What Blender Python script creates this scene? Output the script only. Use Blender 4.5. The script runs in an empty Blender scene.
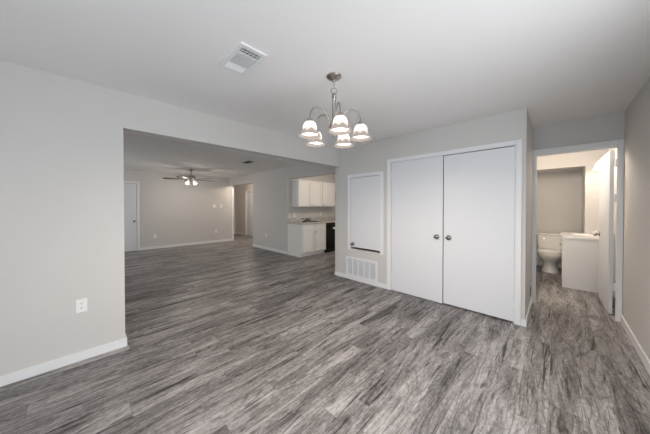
import bpy, bmesh, math, random
from mathutils import Vector, Matrix

random.seed(7)
scene = bpy.context.scene
C = scene.collection
PI = math.pi

# ------------------------------------------------------------------ camera
cam_d = bpy.data.cameras.new('camera')
cam = bpy.data.objects.new('camera', cam_d)
C.objects.link(cam)
YAW, PITCH = 0.7959, -0.0106
cam.location = (0.0, 0.0, 1.3502)
cam.rotation_euler = (PI / 2 + PITCH, 0.0003, -YAW)
cam_d.sensor_width = 36.0
cam_d.lens = 236.9 / 650 * 36
cam_d.shift_y = -8.4 / 650
cam_d.clip_start = 0.02
scene.camera = cam

# ------------------------------------------------------------------ world, daylight, exposure
scene.view_settings.view_transform = 'Standard'
scene.view_settings.look = 'None'
scene.view_settings.gamma = 1
scene.view_settings.use_curve_mapping = False
scene.view_settings.exposure = 0.16

world = bpy.data.worlds.new('sky')
scene.world = world
world.use_nodes = True
wn = world.node_tree
wn.nodes.clear()
wo = wn.nodes.new('ShaderNodeOutputWorld')
wb = wn.nodes.new('ShaderNodeBackground')
wb.inputs['Color'].default_value = (0.75, 0.85, 1.0, 1)
wb.inputs['Strength'].default_value = 0.6
wn.links.new(wb.outputs[0], wo.inputs[0])


def area_light(name, loc, direction, sx, sy, energy, color):
    d = bpy.data.lights.new(name, 'AREA')
    d.shape = 'RECTANGLE'
    d.size, d.size_y, d.energy, d.color = sx, sy, energy, color
    o = bpy.data.objects.new(name, d)
    C.objects.link(o)
    o.location = loc
    o.rotation_euler = Vector(direction).to_track_quat('-Z', 'Y').to_euler()
    return o


def point_light(name, loc, energy, color, radius=0.03):
    d = bpy.data.lights.new(name, 'POINT')
    d.energy, d.color, d.shadow_soft_size = energy, color, radius
    o = bpy.data.objects.new(name, d)
    C.objects.link(o)
    o.location = loc
    return o


DAY = (0.95, 0.975, 1.0)
# daylight through the glass door behind the camera, the dining window and the living room window
area_light('daylight_glass_door', (-1.98, 0.30, 1.15), (1, 0.0, 0.12), 1.5, 2.0, 46, (0.82, 0.91, 1.0))
area_light('daylight_dining_window', (1.1, -0.68, 1.2), (0, 1, 0.12), 1.6, 1.7, 38, DAY)
area_light('daylight_living_window', (-1.98, 7.3, 1.4), (1, -0.1, -0.02), 2.0, 1.6, 30, DAY)

# ------------------------------------------------------------------ materials
MATS = {}


def mat(name, color, rough=0.5, metal=0.0, bump=0.0, bscale=120.0, var=0.03, vscale=3.0,
        emit=None, estr=0.0, trans=0.0, spec=0.5):
    m = bpy.data.materials.new(name)
    m.use_nodes = True
    nt = m.node_tree
    b = nt.nodes['Principled BSDF']
    b.inputs['Roughness'].default_value = rough
    b.inputs['Metallic'].default_value = metal
    b.inputs['Specular IOR Level'].default_value = spec
    tc = nt.nodes.new('ShaderNodeTexCoord')
    n = nt.nodes.new('ShaderNodeTexNoise')
    n.inputs['Scale'].default_value = vscale
    n.inputs['Detail'].default_value = 3
    nt.links.new(tc.outputs['Object'], n.inputs['Vector'])
    mx = nt.nodes.new('ShaderNodeMix')
    mx.data_type = 'RGBA'
    mx.inputs[6].default_value = (*[c * (1 - var) for c in color], 1)
    mx.inputs[7].default_value = (*[min(1, c * (1 + var)) for c in color], 1)
    nt.links.new(n.outputs[0], mx.inputs[0])
    nt.links.new(mx.outputs[2], b.inputs['Base Color'])
    if bump > 0:
        n2 = nt.nodes.new('ShaderNodeTexNoise')
        n2.inputs['Scale'].default_value = bscale
        n2.inputs['Detail'].default_value = 2
        nt.links.new(tc.outputs['Object'], n2.inputs['Vector'])
        bp = nt.nodes.new('ShaderNodeBump')
        bp.inputs['Strength'].default_value = bump
        bp.inputs['Distance'].default_value = 0.004
        nt.links.new(n2.outputs[0], bp.inputs['Height'])
        nt.links.new(bp.outputs[0], b.inputs['Normal'])
    if emit:
        b.inputs['Emission Color'].default_value = (*emit, 1)
        b.inputs['Emission Strength'].default_value = estr
    if trans:
        b.inputs['Transmission Weight'].default_value = trans
    MATS[name] = m
    return m


def srgb(r, g, b):
    f = lambda c: (c / 255 / 12.92) if c / 255 <= 0.04045 else ((c / 255 + 0.055) / 1.055) ** 2.4
    return (f(r), f(g), f(b))


wall_m = mat('wall_paint', srgb(208, 206, 203), 0.7, bump=0.15, bscale=90, var=0.015, spec=0.3)
ceil_m = mat('ceiling_paint', srgb(237, 236, 235), 0.85, bump=0.2, bscale=70, var=0.012, spec=0.2)
trim_m = mat('trim_paint', srgb(232, 233, 234), 0.4, var=0.01)
door_m = mat('door_paint', srgb(226, 228, 231), 0.4, var=0.01, bump=0.03, bscale=40)
cab_m = mat('cabinet_paint', srgb(236, 235, 232), 0.38, var=0.01)
plastic_m = mat('white_plastic', srgb(240, 240, 238), 0.35, var=0.01)
slot_m = mat('dark_slot', srgb(60, 60, 60), 0.6)
black_m = mat('black_enamel', srgb(14, 14, 15), 0.18, var=0.1)
rubber_m = mat('black_rubber', srgb(22, 20, 20), 0.5, var=0.1)
nickel_m = mat('brushed_nickel', srgb(176, 170, 163), 0.28, metal=1.0, var=0.05, vscale=30)
chrome_m = mat('chrome', srgb(200, 200, 200), 0.12, metal=1.0, var=0.02)
knob_m = mat('satin_steel_knob', srgb(150, 147, 143), 0.22, metal=1.0, var=0.03)
steel_m = mat('stainless_steel', srgb(150, 150, 150), 0.3, metal=1.0, var=0.04)
porc_m = mat('porcelain', srgb(240, 238, 234), 0.12, var=0.005)
vent_m = mat('vent_enamel', srgb(232, 233, 234), 0.45, var=0.01)
grey_m = mat('vent_grey', srgb(120, 122, 126), 0.7, var=0.03)  # plain mid grey of the living room vent and the test button
filter_m = mat('air_filter', srgb(195, 199, 210), 0.85, var=0.04, vscale=60)
blade_m = mat('fan_blade_wood', srgb(92, 82, 76), 0.45, var=0.15, vscale=20)
alum_m = mat('window_frame_white', srgb(235, 235, 235), 0.4, var=0.01)


def granite():
    m = bpy.data.materials.new('speckled_laminate')
    m.use_nodes = True
    nt = m.node_tree
    b = nt.nodes['Principled BSDF']
    b.inputs['Roughness'].default_value = 0.3
    tc = nt.nodes.new('ShaderNodeTexCoord')
    n = nt.nodes.new('ShaderNodeTexNoise')
    n.inputs['Scale'].default_value = 45
    n.inputs['Detail'].default_value = 6
    nt.links.new(tc.outputs['Object'], n.inputs['Vector'])
    r = nt.nodes.new('ShaderNodeValToRGB')
    r.color_ramp.elements[0].position = 0.36
    r.color_ramp.elements[0].color = (*srgb(150, 146, 142), 1)
    r.color_ramp.elements[1].position = 0.6
    r.color_ramp.elements[1].color = (*srgb(218, 215, 211), 1)
    nt.links.new(n.outputs[0], r.inputs[0])
    nt.links.new(r.outputs[0], b.inputs['Base Color'])
    return m


granite_m = granite()


def shade_glass(name, strength, through=(0.8, 0.75, 0.68), body=(0.9, 0.86, 0.8), glow=(1.0, 0.94, 0.86)):
    m = bpy.data.materials.new(name)
    m.use_nodes = True
    nt = m.node_tree
    nt.nodes.clear()
    out = nt.nodes.new('ShaderNodeOutputMaterial')
    dif = nt.nodes.new('ShaderNodeBsdfDiffuse')
    dif.inputs['Color'].default_value = (*body, 1)
    tr = nt.nodes.new('ShaderNodeBsdfTranslucent')
    tr.inputs['Color'].default_value = (*through, 1)
    em = nt.nodes.new('ShaderNodeEmission')          # the lit glass of the lamp glows
    em.inputs['Color'].default_value = (*glow, 1)
    em.inputs['Strength'].default_value = strength
    gl = nt.nodes.new('ShaderNodeBsdfGlossy')
    gl.inputs['Roughness'].default_value = 0.2
    tc = nt.nodes.new('ShaderNodeTexCoord')
    n = nt.nodes.new('ShaderNodeTexNoise')
    n.inputs['Scale'].default_value = 14
    nt.links.new(tc.outputs['Object'], n.inputs['Vector'])
    mr = nt.nodes.new('ShaderNodeMapRange')
    mr.inputs[3].default_value = 0.5
    mr.inputs[4].default_value = 0.75
    nt.links.new(n.outputs[0], mr.inputs[0])
    m1 = nt.nodes.new('ShaderNodeMixShader')
    nt.links.new(mr.outputs[0], m1.inputs[0])
    nt.links.new(dif.outputs[0], m1.inputs[1])
    nt.links.new(tr.outputs[0], m1.inputs[2])
    m2 = nt.nodes.new('ShaderNodeMixShader')
    m2.inputs[0].default_value = 0.06
    nt.links.new(m1.outputs[0], m2.inputs[1])
    nt.links.new(gl.outputs[0], m2.inputs[2])
    ad = nt.nodes.new('ShaderNodeAddShader')
    nt.links.new(m2.outputs[0], ad.inputs[0])
    nt.links.new(em.outputs[0], ad.inputs[1])
    nt.links.new(ad.outputs[0], out.inputs[0])
    return m


shade_m = shade_glass('lit_alabaster_glass', 0.5, (0.60, 0.57, 0.53), (0.3, 0.29, 0.27))
rim_m = shade_glass('etched_rim_glass', 0.42, (0.0015, 0.0015, 0.0015), (0.005, 0.0045, 0.004), (1.0, 0.86, 0.76))
fanglass_m = shade_glass('lit_fan_glass', 0.9, (0.12, 0.11, 0.10), (0.3, 0.28, 0.26))
bulb_m = mat('lit_bulb', (1, 0.95, 0.88), 0.4, emit=(1.0, 0.93, 0.82), estr=4.0)


def window_glass():
    m = bpy.data.materials.new('clear_window_glass')
    m.use_nodes = True
    nt = m.node_tree
    nt.nodes.clear()
    out = nt.nodes.new('ShaderNodeOutputMaterial')
    t = nt.nodes.new('ShaderNodeBsdfTransparent')
    g = nt.nodes.new('ShaderNodeBsdfGlossy')
    g.inputs['Roughness'].default_value = 0.02
    mx = nt.nodes.new('ShaderNodeMixShader')
    mx.inputs[0].default_value = 0.06
    nt.links.new(t.outputs[0], mx.inputs[1])
    nt.links.new(g.outputs[0], mx.inputs[2])
    nt.links.new(mx.outputs[0], out.inputs[0])
    return m


glass_m = window_glass()


def floor_material():
    """grey weathered vinyl planks laid along X"""
    PW, PL = 0.158, 1.22
    m = bpy.data.materials.new('grey_vinyl_plank')
    m.use_nodes = True
    nt = m.node_tree
    L = nt.links.new
    b = nt.nodes['Principled BSDF']

    def N(t, **kw):
        n = nt.nodes.new(t)
        for k, v in kw.items():
            setattr(n, k, v)
        return n

    def M(op, a, c=None):
        n = N('ShaderNodeMath', operation=op)
        for i, v in enumerate((a, c)):
            if v is None:
                continue
            if isinstance(v, (int, float)):
                n.inputs[i].default_value = v
            else:
                L(v, n.inputs[i])
        return n.outputs[0]

    tc = N('ShaderNodeTexCoord')
    sp = N('ShaderNodeSeparateXYZ')
    L(tc.outputs['Object'], sp.inputs[0])
    x, y = sp.outputs[0], sp.outputs[1]
    yr = M('DIVIDE', M('ADD', y, 0.6), PW)
    row = M('FLOOR', yr)
    fy = M('FRACT', yr)
    w1 = N('ShaderNodeTexWhiteNoise', noise_dimensions='1D')
    L(row, w1.inputs['W'])
    xr = M('DIVIDE', M('ADD', M('ADD', x, 20), M('MULTIPLY', w1.outputs[0], PL)), PL)
    col = M('FLOOR', xr)
    fx = M('FRACT', xr)
    pid = N('ShaderNodeCombineXYZ')
    L(col, pid.inputs[0])
    L(row, pid.inputs[1])
    w2 = N('ShaderNodeTexWhiteNoise', noise_dimensions='3D')
    L(pid.outputs[0], w2.inputs['Vector'])
    # per plank offset of the grain
    off = N('ShaderNodeVectorMath', operation='SCALE')
    L(w2.outputs['Color'], off.inputs[0])
    off.inputs['Scale'].default_value = 37.0
    base = N('ShaderNodeVectorMath', operation='ADD')
    L(tc.outputs['Object'], base.inputs[0])
    L(off.outputs[0], base.inputs[1])

    def noise(sx, sy, scale, detail, rough=0.55, dist=0.0):
        mp = N('ShaderNodeMapping')
        mp.inputs['Scale'].default_value = (sx, sy, 1)
        L(base.outputs[0], mp.inputs[0])
        n = N('ShaderNodeTexNoise')
        n.inputs['Scale'].default_value = scale
        n.inputs['Detail'].default_value = detail
        n.inputs['Roughness'].default_value = rough
        n.inputs['Distortion'].default_value = dist
        L(mp.outputs[0], n.inputs['Vector'])
        return n.outputs[0]

    fine = noise(9.0, 75.0, 1.0, 6, 0.75, 1.0)        # fine grain streaks
    med = noise(1.3, 9.0, 1.0, 5, 0.6, 0.5)          # broad light and dark bands
    patch = noise(1.5, 24.0, 1.0, 4, 0.6, 0.5)       # dark weathered streaks
    mott = noise(34.0, 60.0, 1.0, 4, 0.65, 0.3)      # mottled sawn texture
    # cathedral grain lines: level lines of a slow stretched noise
    rings = M('FRACT', M('MULTIPLY', noise(0.75, 5.0, 1.0, 2, 0.4, 0.6), 15.0))
    gl = N('ShaderNodeMapRange')
    gl.inputs[1].default_value = 0.0
    gl.inputs[2].default_value = 0.22
    gl.inputs[3].default_value = 1.0
    gl.inputs[4].default_value = 0.0
    L(M('ABSOLUTE', M('SUBTRACT', rings, 0.5)), gl.inputs[0])
    # short dark cracks
    ck = N('ShaderNodeMapRange')
    ck.inputs[1].default_value = 0.66
    ck.inputs[2].default_value = 0.72
    L(noise(2.6, 70.0, 1.0, 3, 0.5, 0.8), ck.inputs[0])

    v = M('ADD', M('MULTIPLY', M('SUBTRACT', fine, 0.5), 0.9), 0.5)
    v = M('ADD', v, M('MULTIPLY', M('SUBTRACT', med, 0.5), 1.3))
    v = M('SUBTRACT', v, M('MULTIPLY', gl.outputs[0], 0.2))
    v = M('SUBTRACT', v, M('MULTIPLY', ck.outputs[0], 0.55))
    v = M('ADD', v, 0.05)
    v = M('ADD', v, M('MULTIPLY', M('SUBTRACT', w2.outputs[0], 0.5), 0.16))
    v = M('ADD', v, M('MULTIPLY', M('SUBTRACT', mott, 0.5), 0.7))
    dk = N('ShaderNodeMapRange')
    dk.inputs[1].default_value = 0.58
    dk.inputs[2].default_value = 0.74
    L(patch, dk.inputs[0])
    v = M('SUBTRACT', v, M('MULTIPLY', dk.outputs[0], 0.7))
    ramp = N('ShaderNodeValToRGB')
    cr = ramp.color_ramp
    cr.elements[0].position = 0.08
    cr.elements[0].color = (*srgb(46, 43, 42), 1)
    cr.elements[1].position = 0.95
    cr.elements[1].color = (*srgb(192, 188, 187), 1)
    e = cr.elements.new(0.5)
    e.color = (*srgb(126, 123, 122), 1)
    L(v, ramp.inputs[0])
    # seams
    def seam(f, w):
        a = M('LESS_THAN', f, w)
        c = M('GREATER_THAN', f, 1 - w)
        return M('MAXIMUM', a, c)
    sm = M('MAXIMUM', seam(fy, 0.008), seam(fx, 0.0014))
    mix = N('ShaderNodeMix', data_type='RGBA')
    L(M('MULTIPLY', sm, 0.5), mix.inputs[0])
    L(ramp.outputs[0], mix.inputs[6])
    mix.inputs[7].default_value = (*srgb(58, 55, 54), 1)
    L(mix.outputs[2], b.inputs['Base Color'])
    rr = N('ShaderNodeMapRange')
    rr.inputs[3].default_value = 0.5
    rr.inputs[4].default_value = 0.36
    L(v, rr.inputs[0])
    L(rr.outputs[0], b.inputs['Roughness'])
    b.inputs['Specular IOR Level'].default_value = 0.35
    bp = N('ShaderNodeBump')
    bp.inputs['Strength'].default_value = 0.12
    bp.inputs['Distance'].default_value = 0.003
    L(M('SUBTRACT', v, M('MULTIPLY', sm, 1.5)), bp.inputs['Height'])
    L(bp.outputs[0], b.inputs['Normal'])
    return m


floor_m = floor_material()

# ------------------------------------------------------------------ mesh helpers


class MB:
    """collects shapes, then links them as ONE mesh object"""

    def __init__(self):
        self.bm = bmesh.new()

    def box(self, x0, x1, y0, y1, z0, z1, bevel=0.0, mtx=None):
        x0, x1 = min(x0, x1), max(x0, x1)
        y0, y1 = min(y0, y1), max(y0, y1)
        z0, z1 = min(z0, z1), max(z0, z1)
        r = bmesh.ops.create_cube(self.bm, size=1.0)
        vs = r['verts']
        for v in vs:
            v.co = Vector(((x0 + x1) / 2 + v.co.x * (x1 - x0), (y0 + y1) / 2 + v.co.y * (y1 - y0),
                           (z0 + z1) / 2 + v.co.z * (z1 - z0)))
        if bevel > 0:
            es = list({e for v in vs for e in v.link_edges})
            r2 = bmesh.ops.bevel(self.bm, geom=es, offset=bevel, segments=2, profile=0.6, affect='EDGES')
            vs = list({v for f in r2['faces'] for v in f.verts} | {v for v in vs if v.is_valid})
        if mtx is not None:
            bmesh.ops.transform(self.bm, matrix=mtx, verts=vs)
        return self

    def prism(self, pts, axis, a0, a1):
        """polygon pts in the two other axes, extruded along axis"""
        def mk(p, a):
            return {'x': (a, p[0], p[1]), 'y': (p[0], a, p[1]), 'z': (p[0], p[1], a)}[axis]
        lo = [self.bm.verts.new(mk(p, a0)) for p in pts]
        hi = [self.bm.verts.new(mk(p, a1)) for p in pts]
        n = len(pts)
        self.bm.faces.new(lo)
        self.bm.faces.new(hi[::-1])
        for i in range(n):
            self.bm.faces.new((lo[i], lo[(i + 1) % n], hi[(i + 1) % n], hi[i]))
        return self

    def lathe(self, prof, loc=(0, 0, 0), seg=32, mtx=None, rfun=None):
        """prof = [(r, z)...] turned around Z"""
        rings = []
        for r, z in prof:
            if r < 1e-6:
                rings.append([self.bm.verts.new((0, 0, z))])
            else:
                ring = []
                for k in range(seg):
                    a = 2 * PI * k / seg
                    q = r * (rfun(a, z) if rfun else 1)
                    ring.append(self.bm.verts.new((q * math.cos(a), q * math.sin(a), z)))
                rings.append(ring)
        for A, B in zip(rings, rings[1:]):
            if len(A) == 1 and len(B) == 1:
                continue
            for k in range(seg):
                if len(A) == 1:
                    self.bm.faces.new((A[0], B[k], B[(k + 1) % seg]))
                elif len(B) == 1:
                    self.bm.faces.new((A[k], A[(k + 1) % seg], B[0]))
                else:
                    self.bm.faces.new((A[k], A[(k + 1) % seg], B[(k + 1) % seg], B[k]))
        vs = [v for r in rings for v in r]
        M_ = Matrix.Translation(loc)
        if mtx is not None:
            M_ = M_ @ mtx
        bmesh.ops.transform(self.bm, matrix=M_, verts=vs)
        return self

    def tube(self, pts, rad, seg=10, closed=False):
        P = [Vector(p) for p in pts]
        n = len(P)
        rads = rad if isinstance(rad, (list, tuple)) else [rad] * n
        rings = []
        up = None
        for i in range(n):
            if closed:
                t = (P[(i + 1) % n] - P[i - 1]).normalized()
            else:
                t = (P[min(i + 1, n - 1)] - P[max(i - 1, 0)]).normalized()
            if up is None:
                up = Vector((0, 0, 1)) if abs(t.z) < 0.9 else Vector((1, 0, 0))
            u = (up - t * up.dot(t))
            if u.length < 1e-5:
                u = t.orthogonal()
            u.normalize()
            w = t.cross(u)
            up = u
            rings.append([self.bm.verts.new(P[i] + (u * math.cos(2 * PI * k / seg) + w * math.sin(2 * PI * k / seg)) * rads[i])
                          for k in range(seg)])
        m = n if closed else n - 1
        for i in range(m):
            A, B = rings[i], rings[(i + 1) % n]
            for k in range(seg):
                self.bm.faces.new((A[k], A[(k + 1) % seg], B[(k + 1) % seg], B[k]))
        if not closed:
            self.bm.faces.new(rings[0][::-1])
            self.bm.faces.new(rings[-1])
        return self

    def loft(self, rings, cap=True):
        """rings = lists of equal length of points"""
        R = [[self.bm.verts.new(p) for p in r] for r in rings]
        n = len(R[0])
        for A, B in zip(R, R[1:]):
            for k in range(n):
                self.bm.faces.new((A[k], A[(k + 1) % n], B[(k + 1) % n], B[k]))
        if cap:
            self.bm.faces.new(R[0][::-1])
            self.bm.faces.new(R[-1])
        return self

    def build(self, name, material, parent=None, smooth=False, loc=None):
        bmesh.ops.recalc_face_normals(self.bm, faces=self.bm.faces)
        me = bpy.data.meshes.new(name)
        self.bm.to_mesh(me)
        self.bm.free()
        me.materials.append(material)
        if smooth:
            for p in me.polygons:
                p.use_smooth = True
            try:
                me.set_sharp_from_angle(angle=math.radians(40))
            except Exception:
                pass
        o = bpy.data.objects.new(name, me)
        C.objects.link(o)
        if parent:
            o.parent = parent
        if loc:
            o.location = loc
        return o


def tag(o, label=None, cat=None, group=None, kind=None):
    if label:
        o['label'] = label
    if cat:
        o['category'] = cat
    if group:
        o['group'] = group
    if kind:
        o['kind'] = kind
    return o


def thing(name, label, cat, loc=(0, 0, 0), rz=0.0, group=None):
    o = bpy.data.objects.new(name, None)
    o.empty_display_size = 0.1
    C.objects.link(o)
    o.location = loc
    o.rotation_euler = (0, 0, rz)
    return tag(o, label, cat, group)


def copy_thing(o, parent=None):
    c = o.copy()
    C.objects.link(c)
    if parent:
        c.parent = parent
    for ch in list(o.children):
        copy_thing(ch, c)
    return c


def struct(o, label=None, cat=None):
    return tag(o, label, cat, None, 'structure')


def wall(name, axis, p0, p1, a0, a1, z0=0.0, z1=2.44, holes=(), m=None, label=None):
    """slab perpendicular to axis; holes = (a0, a1, z0, z1) cut through it"""
    mb = MB()
    cuts = sorted({a0, a1, *[h[0] for h in holes], *[h[1] for h in holes]})
    cuts = [c for c in cuts if a0 <= c <= a1]
    for s, e in zip(cuts, cuts[1:]):
        mid = (s + e) / 2
        zs = [(z0, z1)]
        for h in holes:
            if h[0] < mid < h[1]:
                nz = []
                for lo, hi in zs:
                    if h[2] > lo:
                        nz.append((lo, min(h[2], hi)))
                    if h[3] < hi:
                        nz.append((max(h[3], lo), hi))
                zs = nz
        for lo, hi in zs:
            if hi - lo < 1e-4:
                continue
            if axis == 'x':
                mb.box(p0, p1, s, e, lo, hi)
            else:
                mb.box(s, e, p0, p1, lo, hi)
    return struct(mb.build(name, m or wall_m), label, 'wall')


# ------------------------------------------------------------------ room shell
CZ = 2.44
YA = 2.971        # face of the left dining wall / header
XB = 3.455        # face of the closet wall
YS = 0.248        # face of the short passage wall beside the closet
XE = 4.376        # face of the bathroom door wall
YR = -0.55        # face of the right wall
YC = 9.069        # far living room wall
XD = 3.976        # living room right wall
XW = -1.85        # rear wall behind the camera
KY = 5.35         # kitchen back wall
HB = 2.10         # underside of the headers

struct(MB().box(-2.1, 8.0, -0.9, 11.6, -0.06, 0.0).build('floor', floor_m), 'grey weathered vinyl plank floor', 'floor')
struct(MB().box(-2.1, 8.0, -0.9, 11.6, CZ, CZ + 0.06).build('ceiling', ceil_m), 'white painted ceiling', 'ceiling')

wall('wall_left', 'y', YA, YA + 0.12, XW, XB - 0.0, holes=[(0.275, XB, 0, HB)],
     label='light grey wall on the left with a wide opening to the living room')
wall('wall_closet', 'x', XB, XB + 0.10, YS + 0.10, 3.10, holes=[(0.33, 1.905, 0, 2.05), (2.09, 2.725, 0.565, 1.872)],
     label='grey wall holding the double closet doors and the small utility door')
wall('wall_passage_left', 'y', YS, YS + 0.10, XB, XE, label='short grey passage wall beside the closet doors')
wall('wall_bathroom_front', 'x', XE, XE + 0.12, YR, 3.10, holes=[(-0.525, 0.222, 0, 2.06)],
     label='grey wall above and beside the bathroom doorway')
wall('wall_right', 'y', YR - 0.12, YR, XW, XE + 0.12, holes=[(0.3, 1.9, 0.35, 2.05)], label='grey wall at the right edge')
wall('wall_rear', 'x', XW - 0.12, XW, YR - 0.12, YC + 0.12, holes=[(-0.45, 1.05, 0.0, 2.1), (6.4, 8.6, 0.4, 2.2)],
     label='grey rear wall with window openings')
wall('wall_living_far', 'y', YC, YC + 0.12, XW, 4.06, holes=[(0.38, 1.14, 0, 2.03)], label='grey far wall of the living room behind the ceiling fan')
wall('wall_living_right', 'x', XD, XD + 0.13, 3.10, YC, holes=[(3.10, KY, 0, HB), (7.27, YC, 0, 2.14)],
     label='grey living room wall between the hallway and the kitchen opening')
wall('wall_kitchen_back', 'y', KY, KY + 0.12, XD + 0.13, 6.7, label='grey kitchen wall behind the cabinets')
wall('wall_kitchen_near', 'y', 3.0, 3.10, XB + 0.10, 6.7, label='kitchen wall behind the utility closet')
wall('wall_kitchen_right', 'x', 6.6, 6.7, 3.10, KY, label='far right kitchen wall')
wall('wall_hall_near', 'y', 7.15, 7.27, XD + 0.13, 5.3, label='near wall of the hallway')
wall('wall_hall_right', 'x', 5.25, 5.37, 7.15, 11.4, holes=[(9.46, 10.22, 0, 2.0)], label='hallway wall holding the bedroom door')
wall('wall_hall_end', 'y', 11.3, 11.4, XD, 5.25, label='end wall of the hallway')
wall('wall_hall_left', 'x', XD, 4.06, YC + 0.12, 11.3, label='left wall of the hallway past the living room')
# bathroom
BRW, BLW, BBX = -0.62, 0.55, 7.25
wall('wall_bathroom_right', 'y', BRW - 0.1, BRW, XE + 0.12, 7.35, label='bathroom wall behind the vanity')
wall('wall_bathroom_left', 'y', BLW, BLW + 0.1, XE + 0.12, 7.35, label='left bathroom wall')
wall('wall_bathroom_back', 'x', BBX, BBX + 0.1, BRW, BLW, label='bathroom wall behind the toilet')
mb = MB()
mb.box(6.45, BBX, BRW, -0.368, 0, CZ)
mb.box(6.45, BBX, -0.368, BLW, 2.085, CZ)
struct(mb.build('wall_bathroom_alcove', wall_m), 'stub wall and soffit framing the toilet alcove', 'wall')

# ------------------------------------------------------------------ baseboards


def base(name, pts, h=0.078, t=0.014, m=None, label=None):
    """pts = list of (x0,x1,y0,y1) boxes"""
    mb = MB()
    for (x0, x1, y0, y1) in pts:
        mb.box(x0, x1, y0, y1, 0.0, h, bevel=0.003)
    return struct(mb.build(name, m or trim_m), label, 'baseboard')


base('baseboard_left', [(XW, 0.289, YA - 0.014, YA), (0.275, 0.289, YA, YA + 0.12)], label='white baseboard of the left wall')
base('baseboard_closet', [(XB - 0.014, XB, 1.967, 3.114), (XB - 0.014, XB + 0.1, 3.10, 3.114)], h=0.07, label='white baseboard under the return air grille')
base('baseboard_passage', [(XB - 0.014, XE - 0.02, YS - 0.014, YS), (XB - 0.014, XB, YS, 0.281)], label='white baseboard of the short passage wall')
base('baseboard_right', [(XW, XE - 0.0, YR, YR + 0.014)], h=0.09, label='white baseboard of the right wall')
base('baseboard_living_far', [(1.205, 4.06, YC - 0.014, YC)], h=0.085, label='white baseboard of the far living room wall')
base('baseboard_living_right', [(XD - 0.014, XD, 5.36, 7.27), (XD - 0.014, XD + 0.13, 7.27, 7.284)], h=0.085, label='white baseboard between hallway and kitchen')
base('baseboard_hall', [(5.236, 5.25, 10.29, 11.3), (4.06, 5.236, 11.286, 11.3)], h=0.085, label='white baseboard of the hallway')
base('baseboard_bathroom', [(BBX - 0.014, BBX, -0.368, BLW), (6.45, BBX, BLW - 0.014, BLW), (6.45, BBX - 0.014, -0.368, -0.354)], h=0.10, label='white baseboard behind the toilet')

# ------------------------------------------------------------------ casings


def casing_x(name, x, xs, y0, y1, z0, z1, w=0.062, wl=None, wt=None, label=None):
    """door casing on a wall face at x, standing out by xs towards -x; y0..y1 is the opening"""
    mb = MB()
    wr = wl if wl is not None else w
    wt = wt if wt is not None else w
    mb.box(x - xs, x, y1, y1 + wr, z0, z1 + wt, bevel=0.004)
    mb.box(x - xs, x, y0 - w, y0, z0, z1 + wt, bevel=0.004)
    mb.box(x - xs, x, y0, y1, z1, z1 + wt, bevel=0.004)
    mb.box(x - xs * 0.55, x, y1 - 0.008, y1, z0, z1, bevel=0.001)
    mb.box(x - xs * 0.55, x, y0, y0 + 0.008, z0, z1, bevel=0.001)
    mb.box(x - xs * 0.55, x, y0, y1, z1 - 0.008, z1, bevel=0.001)
    return struct(mb.build(name, trim_m), label, 'door casing')


casing_x('trim_1', XB, 0.018, 0.333, 1.905, 0.0, 2.05, w=0.05, wl=0.062, label='white casing around the double closet doors')
casing_x('trim_2', XB, 0.018, 2.09, 2.725, 0.545, 1.872, w=0.056, label='white casing around the small utility door')
casing_x('trim_3', XE, 0.02, -0.507, 0.216, 0.0, 2.06, w=0.042, wl=0.031, wt=0.06, label='white casing around the bathroom doorway')
mb = MB()   # jamb of the bathroom doorway, lining the opening
mb.box(XE, XE + 0.12, 0.212, 0.222, 0, 2.06)
mb.box(XE, XE + 0.12, -0.525, -0.514, 0, 2.06)
mb.box(XE, XE + 0.12, -0.514, 0.212, 2.048, 2.06)
mb.box(XE + 0.04, XE + 0.075, 0.204, 0.212, 0, 2.048)
mb.box(XE + 0.04, XE + 0.075, -0.514, -0.507, 0, 2.048)
mb.box(XE + 0.04, XE + 0.075, -0.507, 0.204, 2.040, 2.048)
struct(mb.build('trim_4', trim_m), 'white jamb lining the bathroom doorway', 'door jamb')
mb = MB()
mb.box(1.14, 1.205, YC - 0.018, YC, 0, 2.09, bevel=0.004)
mb.box(0.315, 0.38, YC - 0.018, YC, 0, 2.09, bevel=0.004)
mb.box(0.38, 1.14, YC - 0.018, YC, 2.03, 2.09, bevel=0.004)
struct(mb.build('trim_5', trim_m), 'white casing around the living room door', 'door casing')
mb = MB()
mb.box(5.232, 5.25, 10.22, 10.29, 0, 2.065, bevel=0.004)
mb.box(5.232, 5.25, 9.39, 9.46, 0, 2.065, bevel=0.004)
mb.box(5.232, 5.25, 9.46, 10.22, 2.0, 2.065, bevel=0.004)
struct(mb.build('trim_6', trim_m), 'white casing around the hallway door', 'door casing')
struct(MB().box(4.06, 4.135, YC - 0.01, YC + 0.13, 0, 2.06, bevel=0.004).build('trim_7', trim_m),
       'bright white trim at the end of the far living room wall', 'trim')

# ------------------------------------------------------------------ doors


def knob_bm(direction, r=0.026, proj=0.055):
    """round door knob with rosette; axis along direction"""
    prof = [(0, 0), (0.032, 0), (0.032, 0.004), (0.026, 0.009), (0.011, 0.012), (0.010, 0.024), (0.018, 0.030),
            (r, 0.038), (r + 0.001, 0.046), (r * 0.8, proj - 0.002), (r * 0.4, proj), (0, proj)]
    mtx = Vector(direction).to_track_quat('Z', 'Y').to_matrix().to_4x4()
    mb = MB()
    mb.lathe(prof, seg=24, mtx=mtx)
    return mb


def hinge_bm(x, y, z):
    mb = MB()
    mb.tube([(x, y, z - 0.045), (x, y, z + 0.045)], 0.006, 8)
    mb.box(x, x + 0.004, y - 0.012, y + 0.012, z - 0.044, z + 0.044)
    return mb


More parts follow.
